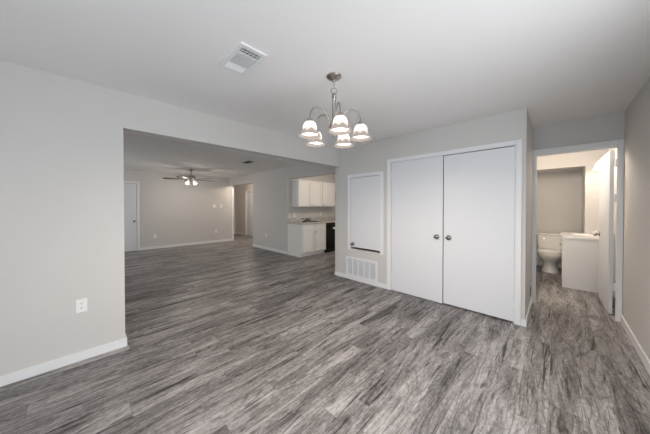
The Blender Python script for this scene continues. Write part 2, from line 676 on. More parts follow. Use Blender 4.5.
d1 = struct(MB().box(XB - 0.004, XB + 0.031, 1.119, 1.892, 0.008, 2.04, bevel=0.002).build('door_1', door_m),
            'left leaf of the white double closet doors', 'door')
knob_bm((-1, 0, 0)).build('door_knob', knob_m, d1, True, (XB - 0.004, 1.195, 0.925))
d2 = struct(MB().box(XB - 0.004, XB + 0.031, 0.346, 1.107, 0.02, 2.034, bevel=0.002).build('door_2', door_m),
            'right leaf of the white double closet doors', 'door')
knob_bm((-1, 0, 0)).build('door_knob', knob_m, d2, True, (XB - 0.004, 1.04, 0.925))
for z in (1.84, 0.22):
    hinge_bm(XB - 0.012, 0.341, z).build('hinge', trim_m, d2)
for z in (1.84, 0.22):
    hinge_bm(XB - 0.012, 1.896, z).build('hinge', trim_m, d1)
d3 = struct(MB().box(XB - 0.002, XB + 0.033, 2.102, 2.712, 0.603, 1.86, bevel=0.002).build('door_3', door_m),
            'small raised white utility door above the air grille', 'door')
knob_bm((-1, 0, 0), 0.024).build('door_knob', knob_m, d3, True, (XB - 0.002, 2.665, 0.66))
for z in (1.72, 0.80):
    hinge_bm(XB - 0.010, 2.098, z).build('hinge', trim_m, d3)

# bathroom door, swung open into the bathroom
d4 = tag(bpy.data.objects.new('door_4', None), 'white bathroom door standing open into the bathroom', 'door', None, 'structure')
C.objects.link(d4)
d4.location = (XE + 0.15, -0.463, 0)
d4.rotation_euler = (0, 0, math.radians(1.5))
MB().box(0.03, 0.77, -0.035, 0.0, 0.014, 2.035, bevel=0.002).build('door_slab', door_m, d4)
for z in (1.87, 1.45, 0.36):
    mb = MB()
    mb.box(-0.030, 0.029, -0.051, -0.036, z - 0.045, z + 0.045)
    mb.tube([(0.006, -0.043, z - 0.047), (0.006, -0.043, z + 0.047)], 0.006, 8)
    mb.build('hinge', trim_m, d4)
for s in (1, -1):
    knob_bm((0, s, 0), 0.027, 0.062).build('door_knob', knob_m, d4, True, (0.705, 0.0 if s == 1 else -0.035, 0.94))

d5 = struct(MB().box(0.386, 1.134, YC + 0.006, YC + 0.041, 0.008, 2.024, bevel=0.002).build('door_5', door_m),
            'white door in the far living room wall', 'door')
knob_bm((0, -1, 0)).build('door_knob', knob_m, d5, True, (1.075, YC + 0.006, 0.90))
d6 = struct(MB().box(5.30, 5.335, 9.466, 10.20, 0.008, 1.994, bevel=0.002).build('door_6', door_m),
            'white door in the hallway past the living room', 'door')
knob_bm((-1, 0, 0)).build('door_knob', knob_m, d6, True, (5.30, 9.53, 0.92))

# ------------------------------------------------------------------ windows (behind and beside the camera)


def window(name, axis, pos, a0, a1, z0, z1, mull, label):
    o = tag(bpy.data.objects.new(name, None), label, 'window', None, 'structure')
    C.objects.link(o)
    mb = MB()
    w = 0.05
    def bx(s, e, lo, hi):
        if axis == 'x':
            mb.box(pos - 0.03, pos + 0.03, s, e, lo, hi)
        else:
            mb.box(s, e, pos - 0.03, pos + 0.03, lo, hi)
    bx(a0, a0 + w, z0, z1)
    bx(a1 - w, a1, z0, z1)
    bx(a0 + w, a1 - w, z0, z0 + w)
    bx(a0 + w, a1 - w, z1 - w, z1)
    for k in mull:
        bx(k - w / 2, k + w / 2, z0 + w, z1 - w)
    mb.build('window_frame', alum_m, o)
    g = MB()
    if axis == 'x':
        g.box(pos - 0.003, pos + 0.003, a0 + w, a1 - w, z0 + w, z1 - w)
    else:
        g.box(a0 + w, a1 - w, pos - 0.003, pos + 0.003, z0 + w, z1 - w)
    g.build('window_pane', glass_m, o)
    return o


window('window_1', 'x', XW - 0.05, -0.45, 1.05, 0.0, 2.1, [0.30], 'sliding glass door behind the camera')
window('window_2', 'y', YR - 0.06, 0.3, 1.9, 0.35, 2.05, [1.1], 'window in the right wall beside the camera')
window('window_3', 'x', XW - 0.05, 6.4, 8.6, 0.4, 2.2, [7.5], 'living room window on the left side')

# ------------------------------------------------------------------ chandelier
RT = Vector((math.cos(YAW), -math.sin(YAW), 0))
FW = Vector((math.sin(YAW), math.cos(YAW), 0))


def vdir(deg):
    a = math.radians(deg)
    return RT * math.cos(a) + FW * math.sin(a)


CHX, CHY = 1.482, 1.345
ch = thing('chandelier', 'brushed nickel five-arm chandelier with lit bell glass shades', 'chandelier', (CHX, CHY, CZ))
mb = MB()
mb.lathe([(0, 0), (0.062, 0), (0.064, -0.006), (0.060, -0.012), (0.045, -0.022), (0.024, -0.032), (0.012, -0.038), (0.008, -0.046), (0, -0.046)], seg=36)
mb.build('canopy', nickel_m, ch, True)


def link_pts(c, rx, rz, ang, n=14):
    u = Vector((math.cos(ang), math.sin(ang), 0))
    return [Vector(c) + u * rx * math.cos(2 * PI * k / n) + Vector((0, 0, rz * math.sin(2 * PI * k / n))) for k in range(n)]


zc = -0.050
a_vis = math.atan2(RT.y, RT.x)
for i, (rx, rz) in enumerate([(0.008, 0.014), (0.008, 0.014), (0.026, 0.024)]):
    cz = zc - rz
    MB().tube(link_pts((0, 0, cz), rx, rz, a_vis + (0 if i != 1 else PI / 2)), 0.0024 if i < 2 else 0.0035, 8, True).build(
        'chain_link', nickel_m, ch, True)
    zc = cz - rz + 0.004
mb = MB()
mb.lathe([(0, -0.141), (0.006, -0.142), (0.010, -0.150), (0.019, -0.158), (0.022, -0.168), (0.014, -0.180), (0.019, -0.186), (0.020, -0.192),
          (0.0150, -0.200), (0.0150, -0.36), (0.018, -0.372), (0.020, -0.380), (0.030, -0.392), (0.040, -0.410), (0.044, -0.430),
          (0.036, -0.452), (0.020, -0.466), (0.010, -0.472), (0, -0.472)], seg=28)
mb.build('stem', nickel_m, ch, True)
mb = MB()
mb.lathe([(0, -0.470), (0.006, -0.472), (0.007, -0.482), (0.013, -0.490), (0.0155, -0.499), (0.012, -0.508), (0.004, -0.514), (0, -0.515)], seg=20)
mb.build('finial', nickel_m, ch, True)

RA = 0.222
SHZ = -0.416          # top of the shades under the ceiling


def bez(p, n=22):
    out = []
    for i in range(n + 1):
        t = i / n
        q = [Vector(v) for v in p]
        while len(q) > 1:
            q = [a.lerp(b, t) for a, b in zip(q, q[1:])]
        out.append(q[0])
    return out


def bell_profile():
    outer = [(0.020, 0.0), (0.036, -0.005), (0.047, -0.016), (0.053, -0.034), (0.056, -0.056), (0.061, -0.076), (0.070, -0.092), (0.079, -0.102)]
    return outer


for k, deg in enumerate((-80, -8, 64, 136, 208)):
    d = vdir(deg)
    P = lambda r, z: tuple(d * r + Vector((0, 0, z)))
    arm = bez([P(0.030, -0.425), P(0.055, -0.38), P(0.06, -0.26), P(0.150, -0.25), P(0.225, -0.275), P(RA, -0.365), P(RA, -0.393)], 26)
    am = MB().tube(arm, 0.0062, 10).build('arm', nickel_m, ch, True)
    mb = MB()
    mb.lathe([(0, 0.038), (0.007, 0.036), (0.010, 0.028), (0.020, 0.022), (0.024, 0.014), (0.026, 0.004), (0.028, -0.004), (0.024, -0.008), (0, -0.008)],
             P(RA, SHZ), 22)
    mb.build('socket_cup', nickel_m, am, True)
    pos = P(RA, SHZ)
    prof = bell_profile()
    mb = MB()
    inner = [(r - 0.004, z) for r, z in prof]
    mb.lathe(prof + inner[::-1], pos, 40)
    sh = mb.build('glass_shade', shade_m, ch, True)
    # flared etched rim with a scalloped upper edge
    n = 48
    up, lo = [], []
    mb = MB()
    sc = lambda a: 0.5 + 0.5 * math.cos(6 * a)
    r0 = [(0.0702 + 0.0 * a, 0) for a in range(n)]
    rings = []
    for (ra, za, rb, zb) in ((0.0592, -0.066, 0.0680, -0.088), (0.0625, -0.075, 0.0705, -0.090), (0.0800, -0.101, 0.0800, -0.101), (0.0855, -0.108, 0.0855, -0.108),
                             (0.0870, -0.115, 0.0870, -0.115), (0.083, -0.117, 0.083, -0.117), (0.0745, -0.104, 0.0745, -0.104),
                             (0.0650, -0.090, 0.0650, -0.090), (0.0545, -0.070, 0.0545, -0.070), (0.0515, -0.058, 0.0515, -0.058)):
        ring = []
        for j in range(n):
            a = 2 * PI * j / n
            t = sc(a)
            r = ra * t + rb * (1 - t)
            z = za * t + zb * (1 - t)
            ring.append((pos[0] + r * math.cos(a), pos[1] + r * math.sin(a), pos[2] + z))
        rings.append(ring)
    mb.loft(rings, cap=False)
    mb.build('shade_rim', rim_m, sh, True)
    mb = MB()
    mb.lathe([(0, -0.080), (0.013, -0.078), (0.021, -0.070), (0.023, -0.058), (0.019, -0.042), (0.013, -0.028), (0.012, -0.008), (0, -0.008)], pos, 18)
    mb.build('light_bulb', bulb_m, sh, True)
    lp = Vector((CHX, CHY, CZ)) + Vector(pos) + Vector((0, 0, -0.090))
    point_light('chandelier_lamp', lp, 18.0, (1.0, 0.84, 0.71), 0.03)

# ------------------------------------------------------------------ ceiling fan
FX, FY = 2.257, 7.78
fan = thing('ceiling_fan', 'five-blade ceiling fan with lit lamps in the living room', 'ceiling fan', (FX, FY, CZ))
mb = MB()
mb.lathe([(0, 0), (0.068, 0), (0.066, -0.012), (0.045, -0.04), (0.022, -0.055), (0, -0.055)], seg=28)
mb.build('canopy', nickel_m, fan, True)
MB().lathe([(0, -0.05), (0.0125, -0.05), (0.0125, -0.20), (0, -0.20)], seg=14).build('downrod', nickel_m, fan, True)
mb = MB()
mb.lathe([(0, -0.175), (0.03, -0.178), (0.09, -0.195), (0.125, -0.215), (0.130, -0.245), (0.118, -0.285), (0.085, -0.305), (0.06, -0.312), (0, -0.312)], seg=32)
mb.build('motor_housing', nickel_m, fan, True)
for deg in (201.5, 273.5, 345.5, 57.5, 129.5):
    d = vdir(deg)
    a = math.atan2(d.y, d.x)
    M4 = Matrix.Translation((0, 0, -0.290)) @ Matrix.Rotation(a, 4, 'Z') @ Matrix.Rotation(math.radians(11), 4, 'X')
    pts = [(0.22, -0.055), (0.45, -0.064), (0.62, -0.068), (0.675, -0.062), (0.705, -0.04), (0.715, 0.0), (0.705, 0.04), (0.675, 0.062), (0.62, 0.068), (0.45, 0.064), (0.22, 0.055)]
    mb = MB()
    mb.prism(pts, 'z', -0.004, 0.004)
    bmesh.ops.transform(mb.bm, matrix=M4, verts=mb.bm.verts)
    bl = mb.build('blade', blade_m, fan)
    mb = MB()
    mb.prism([(0.10, -0.018), (0.20, -0.022), (0.25, -0.045), (0.30, -0.03), (0.31, 0.0), (0.30, 0.03), (0.25, 0.045), (0.20, 0.022), (0.10, 0.018)], 'z', -0.011, -0.0045)
    bmesh.ops.transform(mb.bm, matrix=M4, verts=mb.bm.verts)
    mb.build('blade_bracket', nickel_m, bl)
mb = MB()
mb.lathe([(0, -0.31), (0.05, -0.31), (0.055, -0.325), (0.05, -0.355), (0.03, -0.375), (0, -0.38)], seg=24)
kit = mb.build('light_kit', nickel_m, fan, True)
for deg in (254.5, 344.5, 74.5, 164.5):
    d = vdir(deg)
    tilt = Matrix.Translation(tuple(d * 0.095 + Vector((0, 0, -0.345)))) @ Matrix.Rotation(math.atan2(d.y, d.x), 4, 'Z') @ Matrix.Rotation(math.radians(-32), 4, 'Y')
    prof = [(0.018, 0.0), (0.030, -0.012), (0.038, -0.035), (0.043, -0.065), (0.055, -0.098)]
    mb = MB()
    mb.lathe(prof + [(r - 0.004, z) for r, z in prof[::-1]], seg=24)
    bmesh.ops.transform(mb.bm, matrix=tilt, verts=mb.bm.verts)
    mb.build('glass_shade', fanglass_m, fan, True)
    lp = Vector((FX, FY, CZ)) + (tilt @ Vector((0, 0, -0.108)))
    point_light('fan_lamp', lp, 6.5, (1.0, 0.90, 0.80), 0.03)
for dx in (0.03, -0.025):
    mb = MB()
    mb.tube([(dx, 0.02, -0.37), (dx, 0.02, -0.52)], 0.0015, 6)
    mb.lathe([(0, -0.545), (0.005, -0.54), (0.006, -0.53), (0.003, -0.52), (0, -0.52)], (dx, 0.02, 0), 10)
    mb.build('pull_chain', nickel_m, fan, True)

# ------------------------------------------------------------------ ceiling vents, smoke detector
cv = thing('ceiling_vent', 'white square ceiling air vent beside the chandelier', 'air vent', (0.838, 1.681, CZ))
X0, X1, Y0, Y1 = -0.100, 0.100, -0.180, 0.180
mb = MB()
fr = 0.028
for (a, b, c, d) in ((X0, X1, Y0, Y0 + fr), (X0, X1, Y1 - fr, Y1), (X0, X0 + fr, Y0 + fr, Y1 - fr), (X1 - fr, X1, Y0 + fr, Y1 - fr)):
    mb.box(a, b, c, d, -0.012, 0.0)
for yy in (-0.075, 0.085):
    mb.box(X0 + fr, X1 - fr, yy - 0.004, yy + 0.004, -0.012, -0.002)
mb.build('vent_frame', vent_m, cv)
MB().box(X0 + fr, X1 - fr, Y0 + fr, Y1 - fr, -0.0025, -0.0005).build('duct_shade_plate', slot_m, cv)  # dark plate, its colour stands in for the shade inside the duct


def slat(axis, c, a0, a1, tilt, w=0.016):
    mb = MB()
    if axis == 'x':
        mb.box(a0, a1, -w / 2, w / 2, -0.0007, 0.0007)
        M4 = Matrix.Translation((0, c, -0.008)) @ Matrix.Rotation(tilt, 4, 'X')
    else:
        mb.box(-w / 2, w / 2, a0, a1, -0.0007, 0.0007)
        M4 = Matrix.Translation((c, 0, -0.008)) @ Matrix.Rotation(tilt, 4, 'Y')
    bmesh.ops.transform(mb.bm, matrix=M4, verts=mb.bm.verts)
    return mb


for i in range(3):
    slat('x', -0.142 + i * 0.025, X0 + fr, X1 - fr, math.radians(62), 0.014).build('slat', vent_m, cv)
for i in range(4):
    slat('x', 0.098 + i * 0.0155, X0 + fr, X1 - fr, math.radians(-30), 0.017).build('slat', vent_m, cv)
for i in range(9):
    slat('y', X0 + fr + 0.009 + i * 0.0158, -0.071, 0.081, math.radians(20), 0.0105).build('slat', vent_m, cv)
mb = MB()
for i in range(5):
    xx = X0 + fr + 0.014 + i * 0.029
    mb.box(xx - 0.0015, xx + 0.0015, Y0 + fr, -0.079, -0.011, -0.003)
mb.build('divider', vent_m, cv)

lv = thing('ceiling_vent', 'dark slotted air vent in the living room ceiling', 'air vent', (2.86, 5.466, CZ))
mb = MB()
for (a, b, c, d) in ((-0.075, 0.075, -0.165, -0.145), (-0.075, 0.075, 0.145, 0.165), (-0.075, -0.055, -0.145, 0.145), (0.055, 0.075, -0.145, 0.145)):
    mb.box(a, b, c, d, -0.010, 0.0)
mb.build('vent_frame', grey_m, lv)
MB().box(-0.055, 0.055, -0.145, 0.145, -0.003, -0.0005).build('duct_shade_plate', slot_m, lv)  # no real hole: dark backing painted as the shaded duct
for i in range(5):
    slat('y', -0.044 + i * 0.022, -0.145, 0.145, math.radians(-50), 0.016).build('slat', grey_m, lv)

sd = thing('smoke_detector', 'small round white smoke detector on the living room ceiling', 'smoke detector', (3.205, 4.579, CZ))
MB().lathe([(0, 0), (0.050, 0), (0.050, -0.010), (0.044, -0.022), (0.020, -0.028), (0, -0.028)], seg=28).build('detector_body', plastic_m, sd, True)
MB().lathe([(0, -0.027), (0.008, -0.027), (0.007, -0.031), (0, -0.032)], (0.02, 0, 0), 12).build('test_button', grey_m, sd, True)

# ------------------------------------------------------------------ wall plates


def plate(name, label, cat, loc, rz, w=0.070, h=0.115, kind='outlet', gangs=1, group=None):
    """local frame: plate in the XZ plane, standing out towards -Y"""
    t = thing(name, label, cat, loc, rz, group or ('wall outlets' if kind == 'outlet' else 'light switches on the far wall'))
    MB().box(-w / 2, w / 2, -0.006, 0, -h / 2, h / 2, bevel=0.002).build('cover_plate', plastic_m, t)
    for g in range(gangs):
        gx = (g - (gangs - 1) / 2) * 0.046
        if kind == 'outlet':
            for s in (1, -1):
                f = MB().box(gx - 0.017, gx + 0.017, -0.008, -0.005, s * 0.020 - 0.014, s * 0.020 + 0.014, bevel=0.001).build('receptacle', plastic_m, t)
                mb = MB()
                for dx in (-0.006, 0.006):
                    mb.box(gx + dx - 0.0012, gx + dx + 0.0012, -0.0086, -0.0078, s * 0.020 - 0.002, s * 0.020 + 0.007)
                mb.box(gx - 0.0022, gx + 0.0022, -0.0086, -0.0078, s * 0.020 - 0.010, s * 0.020 - 0.006)
                mb.build('slot', slot_m, f)
        else:
            MB().box(gx - 0.005, gx + 0.005, -0.016, -0.005, -0.010, 0.012, bevel=0.001).build('toggle', plastic_m, t)
    return t


plate('wall_outlet', 'white wall outlet on the left wall near the opening', 'outlet', (-0.015, YA, 0.480), 0)
plate('wall_outlet', 'small white outlet low on far wall, right of the living room door', 'outlet', (1.583, YC, 0.40), 0)
plate('wall_outlet', 'small white outlet low on far wall, below the light switches', 'outlet', (3.457, YC, 0.42), 0)
plate('light_switch', 'wider white switch plate on the far living room wall', 'light switch', (3.395, YC, 1.35), 0, 0.116, 0.115, 'switch', 2)
plate('light_switch', 'narrow white switch plate on far wall nearest the hallway', 'light switch', (3.645, YC, 1.35), 0, 0.07, 0.115, 'switch', 1)
plate('wall_outlet', 'white outlet on the wall between hallway and kitchen', 'outlet', (XD, 6.464, 0.45), -PI / 2)
plate('wall_outlet', 'white outlet above the counter at the left end', 'outlet', (4.21, KY, 1.095), 0)
plate('wall_outlet', 'white outlet above the counter near the sink', 'outlet', (5.26, KY, 1.10), 0)
t = thing('cable_plate', 'small black plate low on the short passage wall', 'wall plate', (4.20, YS, 0.21))
MB().box(-0.03, 0.03, -0.005, 0, -0.055, 0.055, bevel=0.002).build('cover_plate', black_m, t)

# ------------------------------------------------------------------ return air grille
gr = thing('return_air_grille', 'white return air grille below the small utility door', 'air grille', (XB, 2.483, 0.245))
GY0, GY1, GZ0, GZ1 = -0.337, 0.337, -0.172, 0.172
mb = MB()
fw_ = 0.032
for (a, b, c, d) in ((GY0, GY1, GZ0, GZ0 + fw_), (GY0, GY1, GZ1 - fw_, GZ1), (GY0, GY0 + fw_, GZ0 + fw_, GZ1 - fw_), (GY1 - fw_, GY1, GZ0 + fw_, GZ1 - fw_)):
    mb.box(-0.016, 0, a, b, c, d)
mb.build('grille_frame', vent_m, gr)
inner = (GY1 - GY0 - 2 * fw_)
for i in range(1, 5):
    yy = GY0 + fw_ + inner * i / 5
    MB().box(-0.015, -0.001, yy - 0.010, yy + 0.010, GZ0 + fw_, GZ1 - fw_).build('mullion', vent_m, gr)
MB().box(-0.003, -0.0005, GY0 + fw_, GY1 - fw_, GZ0 + fw_, GZ1 - fw_).build('filter', filter_m, gr)
nl = 17
for i in range(nl):
    zz = GZ0 + fw_ + 0.008 + i * (GZ1 - GZ0 - 2 * fw_ - 0.012) / (nl - 1)
    mb = MB()
    mb.box(-0.007, 0.007, GY0 + fw_, GY1 - fw_, -0.0006, 0.0006)
    bmesh.ops.transform(mb.bm, matrix=Matrix.Translation((-0.0085, 0, zz)) @ Matrix.Rotation(math.radians(-18), 4, 'Y'), verts=mb.bm.verts)
    mb.build('louver', vent_m, gr)

# ------------------------------------------------------------------ kitchen


def panel_door(mb, x0, x1, z0, z1, y, st=0.055, rec=0.016, t=0.022):
    """shaker door in the XZ plane, front face at y facing -Y"""
    mb.box(x0, x1, y + rec, y + t, z0, z1)
    for (a, b, c, d) in ((x0, x0 + st, z0, z1), (x1 - st, x1, z0, z1), (x0 + st, x1 - st, z0, z0 + st), (x0 + st, x1 - st, z1 - st, z1)):
        mb.box(a, b, y, y + t, c, d, bevel=0.0025)
    mb.box(x0 + st + 0.022, x1 - st - 0.022, y + 0.010, y + t, z0 + st + 0.024, z1 - st - 0.024, bevel=0.006)


def cab_knob(parent, x, y, z, direction=(0, -1, 0)):
    mtx = Vector(direction).to_track_quat('Z', 'Y').to_matrix().to_4x4()
    mb = MB()
    mb.lathe([(0, 0), (0.008, 0), (0.006, 0.004), (0.006, 0.013), (0.014, 0.018), (0.016, 0.023), (0.010, 0.028), (0, 0.029)], (x, y, z), 16, mtx)
    return mb.build('knob', nickel_m, parent, True)


# base cabinet under the counter
BX0, BX1, BFY = 3.978, 4.872, 4.735
bc = thing('base_cabinet', 'white base cabinet with two doors and two drawers under the counter', 'cabinet', (BX0, BFY, 0))
W = BX1 - BX0
DP = KY - 0.002 - BFY
mb = MB()
mb.prism([(0.075, 0), (DP, 0), (DP, 0.868), (0.0, 0.868), (0.0, 0.10), (0.075, 0.10)], 'x', 0, 0.018)
mb.prism([(0.075, 0), (DP, 0), (DP, 0.868), (0.0, 0.868), (0.0, 0.10), (0.075, 0.10)], 'x', W - 0.018, W)
mb.box(0.018, W - 0.018, 0.02, DP, 0.10, 0.118)
mb.box(0.018, W - 0.018, DP - 0.01, DP, 0.118, 0.868)
mb.box(0.018, W - 0.018, 0.0, 0.02, 0.825, 0.868)
mb.box(0.018, W - 0.018, 0.0, 0.02, 0.10, 0.135)
mb.box(0.018, W - 0.018, 0.0, 0.02, 0.675, 0.71)
mb.box(0.018, 0.055, 0.0, 0.02, 0.135, 0.825)
mb.box(W - 0.055, W - 0.018, 0.0, 0.02, 0.135, 0.825)
mb.box(W / 2 - 0.02, W / 2 + 0.02, 0.0, 0.02, 0.135, 0.825)
mb.build('carcass', cab_m, bc)
MB().box(0.018, W - 0.018, 0.075, 0.09, 0.0, 0.10).build('toe_kick', cab_m, bc)
for i in range(2):
    x0 = 0.022 + i * (W / 2 - 0.01)
    x1 = x0 + W / 2 - 0.036
    mb = MB()
    panel_door(mb, x0, x1, 0.125, 0.674, -0.022)
    d = mb.build('door', cab_m, bc)
    cab_knob(d, x1 - 0.03 if i == 0 else x0 + 0.03, -0.020, 0.645)
    mb = MB()
    mb.box(x0, x1, -0.022, -0.001, 0.704, 0.848, bevel=0.005)
    mb.box(x0 + 0.03, x1 - 0.03, -0.0255, -0.021, 0.727, 0.821, bevel=0.002)
    mb.build('drawer', cab_m, bc)

# dishwasher beside it
dw = thing('dishwasher', 'black dishwasher beside the white base cabinet', 'dishwasher', (4.880, 4.735, 0))
MB().box(0.0, 0.598, 0.02, 0.60, 0.10, 0.862).build('body', black_m, dw)
MB().box(0.005, 0.593, -0.018, 0.02, 0.115, 0.735, bevel=0.006).build('door', black_m, dw)
mb = MB()
mb.box(0.005, 0.593, -0.022, 0.02, 0.742, 0.860, bevel=0.006)
cp = mb.build('control_panel', black_m, dw)
MB().box(0.15, 0.45, -0.030, -0.022, 0.752, 0.772, bevel=0.003).build('handle', black_m, cp)
MB().box(0.01, 0.588, 0.05, 0.07, 0.0, 0.10).build('toe_kick', rubber_m, dw)

# counter top with a cut-out for the sink
CT0, CT1 = 3.955, 6.595
SX0, SX1, SY0, SY1 = 4.42, 4.84, 4.86, 5.20
ct = thing('countertop', 'speckled beige countertop with backsplash over the kitchen base units', 'countertop', (CT0, 4.69, 0.868))
mb = MB()
ox, oy = CT0, 4.69
D2 = KY - 0.002 - oy
for (a, b, c, d) in ((0, SX0 - ox, 0, D2), (SX1 - ox, CT1 - ox, 0, D2), (SX0 - ox, SX1 - ox, 0, SY0 - oy), (SX0 - ox, SX1 - ox, SY1 - oy, D2)):
    mb.box(a, b, c, d, 0.001, 0.040)
mb.build('counter_slab', granite_m, ct)
MB().box(XD + 0.0 - ox, CT1 - ox, D2 - 0.02, D2, 0.040, 0.14, bevel=0.002).build('backsplash', granite_m, ct)
sk = thing('sink', 'stainless drop-in sink set in the kitchen counter', 'sink', (SX0, SY0, 0.909))
sw, sdp = SX1 - SX0, SY1 - SY0
mb = MB()
for (a, b, c, d) in ((-0.02, 0.012, -0.02, sdp + 0.02), (sw - 0.012, sw + 0.02, -0.02, sdp + 0.02), (0.012, sw - 0.012, -0.02, 0.012), (0.012, sw - 0.012, sdp - 0.012, sdp + 0.02)):
    mb.box(a, b, c, d, 0.0, 0.006)
mb.build('rim', steel_m, sk)
mb = MB()
for (a, b, c, d) in ((0.002, 0.006, 0.002, sdp - 0.002), (sw - 0.006, sw - 0.002, 0.002, sdp - 0.002), (0.006, sw - 0.006, 0.002, 0.006), (0.006, sw - 0.006, sdp - 0.006, sdp - 0.002)):
    mb.box(a, b, c, d, -0.15, 0.0)
mb.box(0.002, sw - 0.002, 0.002, sdp - 0.002, -0.155, -0.15)
mb.build('basin', steel_m, sk)
fc = thing('kitchen_faucet', 'low chrome faucet behind the kitchen sink', 'faucet', (4.63, 5.265, 0.909))
mb = MB()
mb.box(-0.10, 0.10, -0.025, 0.025, 0, 0.012, bevel=0.004)
mb.build('base_plate', chrome_m, fc)
MB().tube([(0, 0, 0.01), (0, 0, 0.05), (0, -0.02, 0.085), (0, -0.08, 0.10), (0, -0.14, 0.095), (0, -0.155, 0.075)], 0.010, 12).build('spout', chrome_m, fc, True)
for dx in (-0.075, 0.075):
    MB().lathe([(0, 0.01), (0.016, 0.01), (0.013, 0.025), (0.019, 0.035), (0.019, 0.05), (0.010, 0.056), (0, 0.056)], (dx, 0, 0), 16).build('tap_handle', chrome_m, fc, True)

# loose cord coiled on the counter
random.seed(3)
pts = []
for i in range(64):
    t = i / 63
    a = t * 2 * PI * 3.2
    rr = 0.085 + 0.03 * math.sin(5 * t + 1)
    pts.append((4.42 + 0.20 * t - 0.08 + rr * math.cos(a) * 1.0, 5.10 - 0.02 + 0.08 * math.sin(a) * 0.9, 0.920 + 0.075 * (0.5 + 0.5 * math.sin(a * 0.5 + 0.7)) + 0.004))
pts = [(4.16, 5.12, 0.9135), (4.22, 5.06, 0.9135), (4.30, 5.04, 0.9135)] + pts
cord = tag(MB().tube(pts, 0.0045, 8).build('coiled_cable', rubber_m, None, True), 'black cable lying in loops on the kitchen counter', 'cable')
tag(MB().box(4.20, 4.30, 4.93, 4.98, 0.9085, 0.938, bevel=0.008).build('power_adapter', rubber_m), 'small black power brick beside the looped cord', 'adapter')


def wall_cabinet(x0, x1, n, label, hinge_right=False):
    t = thing('wall_cabinet', label, 'cabinet', (x0, 5.062, 1.335), 0, 'wall cabinets over the kitchen counter')
    w, h, dp = x1 - x0, 0.742, KY - 0.002 - 5.062
    mb = MB()
    mb.box(0, 0.018, 0, dp, 0, h)
    mb.box(w - 0.018, w, 0, dp, 0, h)
    mb.box(0.018, w - 0.018, 0, dp, 0, 0.018)
    mb.box(0.018, w - 0.018, 0, dp, h - 0.018, h)
    mb.box(0.018, w - 0.018, dp - 0.008, dp, 0.018, h - 0.018)
    for (a, b) in ((0.018, 0.04), (w - 0.04, w - 0.018)):
        mb.box(a, b, 0, 0.019, 0.018, h - 0.018)
    mb.build('carcass', cab_m, t)
    dw_ = (w - 0.012) / n
    for i in range(n):
        a = 0.006 + i * dw_ + 0.005
        b = 0.006 + (i + 1) * dw_ - 0.005
        mb = MB()
        panel_door(mb, a, b, 0.012, h - 0.012, -0.021)
        d = mb.build('door', cab_m, t)
        kx = (b - 0.03) if (i == 0 and n > 1) else a + 0.03
        cab_knob(d, kx, -0.021, 0.05)
    return t


wall_cabinet(4.112, 5.030, 2, 'white two-door wall cabinet nearest the left end of the counter')
wall_cabinet(5.034, 5.620, 1, 'white single-door wall cabinet farther right over the counter')
mw = thing('microwave', 'black over-the-range microwave at the edge of the kitchen view', 'microwave', (5.624, 4.96, 1.52))
MB().box(0.0, 0.74, 0.02, 0.385, 0.0, 0.29, bevel=0.004).build('body', black_m, mw)
MB().box(0.0, 0.54, 0.0, 0.02, 0.0, 0.29, bevel=0.004).build('door', black_m, mw)
MB().box(0.545, 0.74, 0.0, 0.02, 0.0, 0.29, bevel=0.004).build('control_panel', black_m, mw)

# counter unit behind the closet wall
pn = thing('base_cabinet', 'white counter unit just peeking out behind the grille wall', 'cabinet', (3.71, 3.10, 0))
MB().box(0.0, 0.9, 0.002, 0.235, 0.0, 0.868).build('carcass', cab_m, pn)
MB().box(-0.035, 0.92, 0.002, 0.262, 0.869, 0.909, bevel=0.004).build('counter_slab', plastic_m, pn)
for i in range(2):
    MB().box(0.02 + i * 0.44, 0.44 + i * 0.44, 0.235, 0.254, 0.12, 0.84, bevel=0.003).build('door', cab_m, pn)

point_light('kitchen_ceiling_lamp', (4.7, 3.6, 2.30), 32, (1.0, 0.87, 0.74), 0.12)
kl = thing('ceiling_light', 'round flush ceiling light in the kitchen', 'ceiling light', (4.7, 3.6, CZ))
MB().lathe([(0, 0), (0.17, 0), (0.175, -0.015), (0.165, -0.02), (0, -0.02)], seg=32).build('base_ring', nickel_m, kl, True)
MB().lathe([(0.16, -0.02), (0.15, -0.05), (0.11, -0.075), (0.05, -0.088), (0, -0.09)], seg=32).build('glass_dome', fanglass_m, kl, True)

# ------------------------------------------------------------------ bathroom
TX, TY = 6.80, 0.09
to = thing('toilet', 'white two-piece toilet with closed lid beside the vanity', 'toilet', (TX, TY, 0))


def ell(cx, ax, ay, z, n=36, sq=2.3, front=1.0):
    out = []
    for k in range(n):
        a = 2 * PI * k / n
        c, s = math.cos(a), math.sin(a)
        x = math.copysign(abs(c) ** (2 / sq), c) * ax
        y = math.copysign(abs(s) ** (2 / sq), s) * ay
        out.append((cx + x, y, z))
    return out


